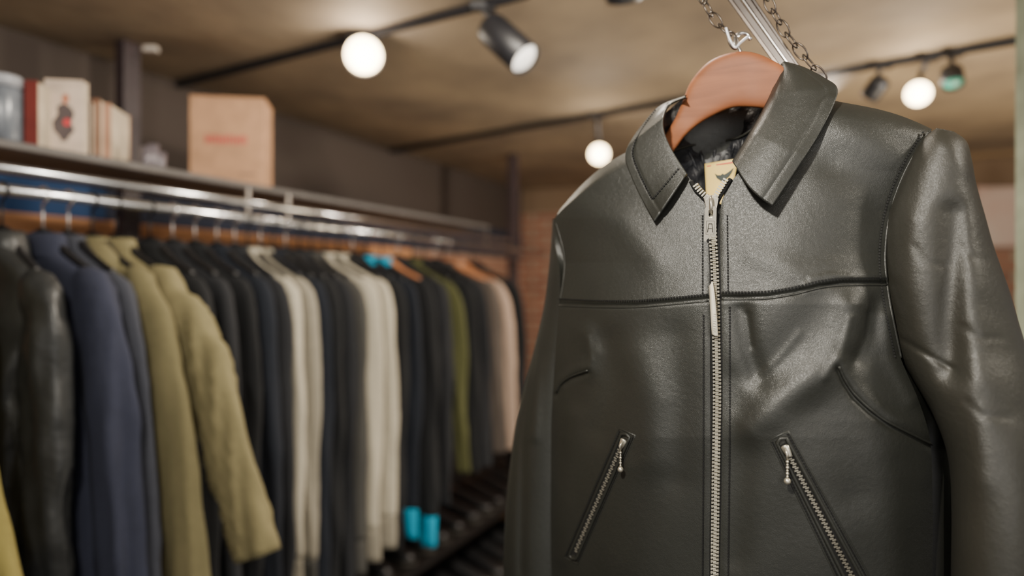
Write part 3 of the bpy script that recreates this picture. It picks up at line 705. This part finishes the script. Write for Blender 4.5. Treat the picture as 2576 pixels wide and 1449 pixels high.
ZP=empty('front_zipper',(O[0],O[1],CZ-0.1)); ZP.parent=J; ZP.location=(ORG['front_zipper']-ORG['leather_jacket']).tolist(); ZP['label']='silver metal front zipper'
zc=cm([(1790,508),(1794,600),(1799,700),(1802,850),(1804,1000),(1801,1200),(1798,1449),(1795,1735)],400)
zc=resample(zc,step=4)
V=[];
for p in zc:
    for du in (-18,-8,0,8,20): V.append(P(p[0]+du,p[1],float(H(p[0]+du,p[1]))+(0.0012 if abs(du)<10 else -0.001)))
mk('zip_tape',V,gf(len(zc),5),TAPE,ZP)
acc=Acc()
zt=resample(zc,step=4.6)
up3=np.array([0,0,1.0])
for i_,p in enumerate(zt):
    side=1 if i_%2 else -1
    h0=float(H(p[0],p[1]))+0.0034
    acc.add(boxVF(P(p[0]+side*2.6,p[1],h0),Sx*0.0028,up3*0.00082,Nn*0.0012))
    acc.add(boxVF(P(p[0]+side*8.0,p[1],h0),Sx*0.0009,up3*0.0012,Nn*0.0015))
zo=mk('zipper_teeth',acc.V,acc.F,STEEL,ZP,smooth=False); zo['kind']='stuff'; bevel(zo,0.0003,1)
acc=Acc()
for path in ([(1788,503),(1772,490),(1758,476),(1746,460)],[(1794,503),(1804,488),(1815,470),(1830,446)]):
    Q=resample(cm(path,40),step=7)
    for q1,q2 in zip(Q[:-1],Q[1:]):
        t=P(q2[0],q2[1],0)-P(q1[0],q1[1],0); t/=np.linalg.norm(t); s=np.cross(t,Nn)
        acc.add(boxVF(P(q1[0],q1[1],float(H(q1[0],q1[1]))+0.006),s*0.0030,t*0.0009,Nn*0.0014))
o=mk('zipper_teeth',acc.V,acc.F,STEEL,ZP,smooth=False,label='open zipper teeth above the slider'); o['kind']='stuff'
acc=Acc()
for path in ([(1786,516),(1764,492),(1750,478),(1738,456)],[(1800,516),(1812,494),(1824,474),(1838,450)]):
    acc.add(tubeVF([P(a_,b_,float(H(a_,b_))+0.002) for a_,b_ in cm(path,16)],0.0024,8))
mk('zip_tape',acc.V,acc.F,TAPE,ZP)
def plate(name,pts,base_off,thick,m_,parent,href,hole=None,bev=0.0006):
    n=len(pts); hh=href
    fr=[P(a_,b_,hh+base_off+thick) for a_,b_ in pts]; bk=[P(a_,b_,hh+base_off) for a_,b_ in pts]
    if hole is None:
        V=fr+bk; Fc=[tuple(range(n)),tuple(range(2*n-1,n-1,-1))]+[(i_,i_+n,(i_+1)%n+n,(i_+1)%n) for i_ in range(n)]
    else:
        hf=[P(a_,b_,hh+base_off+thick) for a_,b_ in hole]; hb=[P(a_,b_,hh+base_off) for a_,b_ in hole]
        V=fr+bk+hf+hb; Fc=[]
        for i_ in range(n):
            j=(i_+1)%n
            Fc+=[(i_,j,2*n+j,2*n+i_),(n+i_,3*n+i_,3*n+j,n+j),(i_,n+i_,n+j,j),(2*n+i_,2*n+j,3*n+j,3*n+i_)]
    o=mk(name,V,Fc,m_,parent,smooth=False)
    if bev: bevel(o,bev,2)
    return o
hs=float(H(1790,520))
PUL=mat('puller_nickel',(206,200,186),rough=0.30,metal=0.8)
sl=plate('zipper_slider',[(1770,498),(1778,491),(1802,491),(1808,498),(1803,524),(1798,538),(1784,538),(1776,524)],0.003,0.004,PUL,ZP,hs)
tube('slider_bridge',[P(a_,b_,hs+o_) for a_,b_,o_ in ((1789,496,0.006),(1789,502,0.011),(1789,520,0.0125),(1789,532,0.009),(1789,536,0.006))],0.0022,PUL,sl)
pl=plate('zipper_puller',[(1773,524),(1777,519),(1799,519),(1803,524),(1801,611),(1796,617),(1774,617),(1770,611)],0.0095,0.0022,PUL,ZP,hs,hole=[(1783,530),(1785,528),(1792,528),(1794,530),(1794,544),(1792,546),(1785,546),(1783,544)])
DKI=mat('engraved_dark',(60,56,49),rough=0.6,metal=0.3)
acc=Acc()
for a_,b_ in (((1780,584),(1783,563)),((1783,563),(1791,563)),((1791,563),(1793,584)),((1781,575),(1793,575))):
    acc.add(tubeVF([P(a_[0],a_[1],hs+0.0118),P(b_[0],b_[1],hs+0.0118)],0.00042,6))
for a_,b_ in (((1777,556),(1797,556)),((1797,556),(1796,590)),((1796,590),(1776,590)),((1776,590),(1777,556))):
    acc.add(tubeVF([P(a_[0],a_[1],hs+0.0116),P(b_[0],b_[1],hs+0.0116)],0.00025,6))
mk('engraved_letter',acc.V,acc.F,DKI,pl,label='engraved letter A in a frame')
n=16
mk('puller_hole',[P(1786+9*math.cos(t_),607+ (5 if math.sin(t_)>0 else 8)*math.sin(t_),hs+0.0119) for t_ in np.linspace(0,2*math.pi,n,endpoint=False)],[tuple(range(n))],TAPE,pl,smooth=False)
acc=Acc()
acc.add(tubeVF([P(a_,b_,hs+0.007) for a_,b_ in cm([(1779,612),(1760,622),(1752,610),(1762,606),(1782,616),(1810,628),(1826,640)],24)],0.0003,5))
mk('loose_thread',acc.V,acc.F,THR,ZP)
ht=float(H(1795,780)); TAG=mat('white_tag_plastic',(226,218,198),rough=0.4)
V=[];
tg=cm([(1784,722,1793,708,0.004),(1786,745,1797,735,0.010),(1788,780,1801,778,0.014),(1790,815,1804,815,0.014),(1792,842,1806,847,0.012)],24)
for r in tg:
    V+= [P(r[0],r[1],ht+r[4]),P((r[0]+r[2])/2,(r[1]+r[3])/2,ht+r[4]+0.0015),P(r[2],r[3],ht+r[4])]
o=mk('price_tag',V,gf(24,3),TAG,J,label='narrow white plastic tag strip hanging over the zipper'); s=o.modifiers.new('s','SOLIDIFY'); s.thickness=0.0008
acc=Acc()
for i_,y in enumerate(range(790,838,6)):
    acc.add(tubeVF([P(1794,y,ht+0.0166),P(1801,y+1,ht+0.0160)],0.0002,4))
mk('printed_marks',acc.V,acc.F,mat('grey_ink',(140,135,125)),o,smooth=False)
def pocket(p0,p1,w0_,w1_):
    p0=np.array(p0,float);p1=np.array(p1,float); ax=(p1-p0);L=np.linalg.norm(ax);ax/=L; sd=np.array([-ax[1],ax[0]])
    pk=empty('pocket',P(p0[0],p0[1],0).tolist()); pk.parent=J; pk.location=(ORG[pk.name]-ORG[J.name]).tolist()
    def pt(s,t,off):
        q=p0+ax*L*s+sd*(t*(w0_*(1-s)+w1_*s)); return P(q[0],q[1],float(H(q[0],q[1]))+off)
    V=[pt(s_,t_,0.0012-0.001*(1-abs(t_)/0.4)) for s_ in np.linspace(0.02,0.98,40) for t_ in (-0.42,-0.2,0,0.2,0.42)]
    mk('pocket_opening',V,gf(40,5),TAPE,pk)
    loop=[pt(s_,-0.5,0.0008) for s_ in np.linspace(0,1,40)]+[pt(1+0.012,0,0.0008)]+[pt(s_,0.5,0.0008) for s_ in np.linspace(1,0,40)]+[pt(-0.012,0,0.0008)]
    V,Fc=tubeVF(loop,0.0020,8,True); mk('pocket_welt',V,Fc,LEA,pk)
    loop=[pt(s_,-1,0.0) for s_ in np.linspace(-0.03,1.03,40)]+[pt(1.03,0,0.0)]+[pt(s_,1,0.0) for s_ in np.linspace(1.03,-0.03,40)]+[pt(-0.03,0,0.0),pt(-0.03,-1,0)]
    V,Fc=tubeVF([x-Nn*0.0005 for x in loop],0.0011,6,True); mk('pocket_piping',V,Fc,LEA,pk)
    stitches([pt(s_,-0.84,0) for s_ in np.linspace(-0.02,1.02,40)],Nn,0.0032,pk,off=0.0006); stitches([pt(s_,0.84,0) for s_ in np.linspace(-0.02,1.02,40)],Nn,0.0032,pk,off=0.0006)
    acc=Acc(); nT=int(L/5.6)
    for i_ in range(6,nT-2):
        s_=i_/nT; c_=pt(s_,0.06*(1 if i_%2 else -1),0.0028); d3=pt(s_+0.01,0,0)-pt(s_,0,0); d3/=np.linalg.norm(d3); s3=np.cross(d3,Nn)
        acc.add(boxVF(c_,d3*0.0007,s3*0.0018,Nn*0.0008))
    o=mk('zipper_teeth',acc.V,acc.F,STEEL,pk,smooth=False); o['kind']='stuff'
    a_=pt(0.03,0,0.004);b_=pt(0.10,0,0.005)
    d3=b_-a_; Ld=np.linalg.norm(d3); d3/=Ld; s3=np.cross(d3,Nn)
    rings=[[a_+d3*Ld*t_+s3*w_*math.cos(f)+Nn*0.002*math.sin(f) for f in np.linspace(0,2*math.pi,16,endpoint=False)] for t_,w_ in ((0,0.0022),(0.1,0.0040),(0.5,0.0036),(0.9,0.0028),(1,0.0016))]
    mk('zipper_slider',*loftVF(rings),STEEL,pk)
    acc=Acc(); st_=(a_*0.35+b_*0.65)+Nn*0.004; 
    acc.add(tubeVF([a_*0.8+b_*0.2+Nn*0.002,st_+Nn*0.002,st_+np.array([0,0,-0.006])],0.0012,8))
    def ball(c,r):
        R=[[c+r*np.array([math.sin(t_)*math.cos(f),math.sin(t_)*math.sin(f),math.cos(t_)]) for f in np.linspace(0,2*math.pi,12,endpoint=False)] for t_ in np.linspace(0.05,math.pi-0.05,8)]
        return loftVF(R)
    z_=0.008
    for i_ in range(6):
        acc.add(ball(st_+np.array([0,0,-z_]),0.0016 if i_%2==0 else 0.0012)); z_+=0.0029
    z_+=0.0015; acc.add(ball(st_+np.array([0,0,-z_]),0.0034))
    acc.add(tubeVF([st_,st_+np.array([0,0,-z_])],0.0005,6))
    mk('zipper_puller',acc.V,acc.F,STEEL,pk,label='silver ball chain puller')
    return pk
pocket((1574,1096),(1441,1402),22,20); pocket((1966,1108),(2180,1520),26,40)

# ------------------------------------------------------------------ wooden hanger
WOOD=mat('hanger_reddish_wood',(150,92,58),rough=0.55,c2=(124,73,45),nscale=10,bump=0.12,bscale=60,spec=0.35)
nt=WOOD.node_tree
mp=nt.nodes.new('ShaderNodeMapping'); mp.inputs['Scale'].default_value=(1.0,1.0,7.0); mp.inputs['Rotation'].default_value=(0,0.5,0)
tc=[n for n in nt.nodes if n.type=='TEX_COORD'][0]; nt.links.new(tc.outputs['Object'],mp.inputs['Vector'])
nd=[n for n in nt.nodes if n.type=='TEX_NOISE'][0]; nd.inputs['Distortion'].default_value=1.0; nt.links.new(mp.outputs[0],nd.inputs['Vector'])
hgr=empty('wooden_hanger',P(1860,150,-0.05).tolist()); top(hgr,'reddish brown wooden coat hanger inside the jacket neck','clothes hanger')
hr_=[((1500,500),(1515,530)),((1600,405),(1622,440)),((1655,360),(1690,385)),((1690,312),(1722,344)),((1716,258),(1758,312)),((1738,205),(1800,288)),((1782,156),(1832,274)),((1836,133),(1858,269)),((1890,131),(1894,270)),((1945,152),(1926,274)),((1992,185),(1975,282)),((2060,250),(2050,300)),((2180,310),(2170,335)),((2300,350),(2290,372))]
ringloft('hanger_arms',hr_,[-.062,-.055,-.052,-.050,-.050,-.050,-.050,-.050,-.050,-.052,-.055,-.065,-.078,-.09],[.006,.008,.009,.010,.010,.010,.010,.010,.010,.010,.010,.009,.007,.005],WOOD,nj=120,ns=64,parent=hgr,pw=0.46)
hkp=[(1868,150,-.05),(1862,128,-.05),(1852,112,-.052),(1850,96,-.056),(1862,84,-.06),(1880,86,-.062),(1888,100,-.062)]
tube('hanger_hook',[P(*p) for p in cm(hkp,24)],0.0022,CHROME,hgr,10)
arm=empty('hanging_display_arm',P(1900,20,-0.12).tolist()); top(arm,'bundle of dark metal bars hanging from the ceiling above the jacket','display arm')
BARM=mat('bar_steel_mid',(96,88,82),rough=0.3,metal=0.9)
for (u0,u1,w_,m_) in ((1832,1966,0.0022,BARM),(1848,1980,0.0036,DKSTEEL),(1866,1994,0.0014,CHROME),(1880,2004,0.0030,DKSTEEL),(1896,2014,0.0018,DKSTEEL)):
    h1=-.085-(u0-1832)*.0003
    a_=P(u0-75,-110,h1-0.02); b_=P(u1+8,188,h1)
    d3=b_-a_; Ld=np.linalg.norm(d3); d3/=Ld; s3=np.cross(d3,Nn); s3/=np.linalg.norm(s3)
    box('metal_bar',(a_+b_)/2,d3*Ld/2,s3*w_,np.cross(d3,s3)*0.002,m_,arm,bev=0.0008)
def chain(path,label,wire=0.0010,ll=0.0125,ww=0.006):
    Q=resample(path,step=ll*1.35); acc=Acc()
    for i_,(q1,q2) in enumerate(zip(Q[:-1],Q[1:])):
        t=q2-q1; t/=np.linalg.norm(t); s=np.cross(t,Nn); s/=np.linalg.norm(s); n_=np.cross(t,s)
        rot=0.5 if i_%2 else 2.0; sd=s*math.cos(rot)+n_*math.sin(rot); c_=(q1+q2)/2
        loop=[c_+t*ll*0.95*math.cos(f)+sd*ww*math.sin(f) for f in np.linspace(0,2*math.pi,18,endpoint=False)]
        acc.add(tubeVF(loop,wire,6,True))
    o=mk('steel_chain',acc.V,acc.F,BARM); o['kind']='stuff'; top(o,label,'chain','steel chains'); return o
def pp(l): return [P(*p) for p in cm(l,40)]
chain(pp([(1745,-60,-.06),(1790,40,-.06),(1832,80,-.058),(1852,118,-.055)]),'thin steel link chain holding the hanger hook')
chain(pp([(1880,-90,-.08),(1930,0,-.08),(1975,80,-.08),(2030,150,-.085),(2072,200,-.09)]),'thin steel link chain hanging beside metal bars')
acc=Acc(); acc.add(tubeVF([P(*p) for p in cm([(1826,70,-.05),(1836,100,-.05),(1850,120,-.05),(1862,108,-.05),(1884,90,-.05)],20)],0.0016,8))
o=mk('plastic_tie',acc.V,acc.F,mat('clear_plastic',(220,220,225),rough=0.15)); top(o,'clear plastic tie looped through the chain','plastic tie')

# ------------------------------------------------------------------ lights
def area(name,loc,tgt,size,e,col):
    li=bpy.data.lights.new(name,'AREA'); li.shape='DISK'; li.size=size; li.energy=e; li.color=col
    o=bpy.data.objects.new(name,li); COL.objects.link(o); o.location=loc
    o.rotation_mode='QUATERNION'; o.rotation_quaternion=(Vector(tgt)-Vector(loc)).to_track_quat('-Z','Y'); return o
area('key_ceiling_lamp',(-0.38,-0.10,CZ+0.74),(0.28,0.70,CZ+0.0),0.10,26,(1,0.94,0.82))
area('aisle_fill_light',(0.1,1.1,CZ+0.77),(-0.6,2.0,CZ-0.5),0.2,28,(1,0.90,0.76))  # unseen light above the frame, added for the rail garments
area('aisle_fill_light',(1.35,2.95,CZ+0.77),(-0.1,3.0,CZ-0.3),0.2,40,(1,0.88,0.74))  # added light for the far garments, kept hidden behind the jacket
area('shop_fill_light',(1.9,2.2,CZ-0.4),(1.4,2.3,CZ+CE),0.8,26,(1,0.83,0.60))  # added warm uplight without a fixture, brightens the ceiling at right
area('rim_light',(1.25,0.25,CZ+0.72),(0.5,0.6,CZ+0.1),0.12,8,(1,0.92,0.78))  # out-of-view light from the right, rims the near shoulder
area('shop_fill_light',(0.2,-0.9,CZ+0.3),(0.2,1.0,CZ+0.2),1.2,11,(1,0.95,0.88))  # added frontal fill behind the camera, not a fixture
area('floor_bounce_fill',(0.6,1.9,0.4),(0.5,2.1,CZ+CE),1.2,13,(1,0.90,0.76))  # added uplight standing in for light bounced off the floor
w=bpy.data.worlds.new('world'); bpy.context.scene.world=w; w.use_nodes=True
bg=w.node_tree.nodes['Background']; bg.inputs[0].default_value=(0.9,0.87,0.84,1); bg.inputs[1].default_value=0.42

cd=bpy.data.cameras.new('camera'); co=bpy.data.objects.new('camera',cd); COL.objects.link(co)
co.location=(0,0,CZ); co.rotation_euler=(math.radians(90),0,0)
cd.sensor_width=36; cd.lens=36*F/2576; cd.clip_start=0.05
cd.dof.use_dof=True; cd.dof.focus_distance=0.72; cd.dof.aperture_fstop=1.6
bpy.context.scene.camera=co
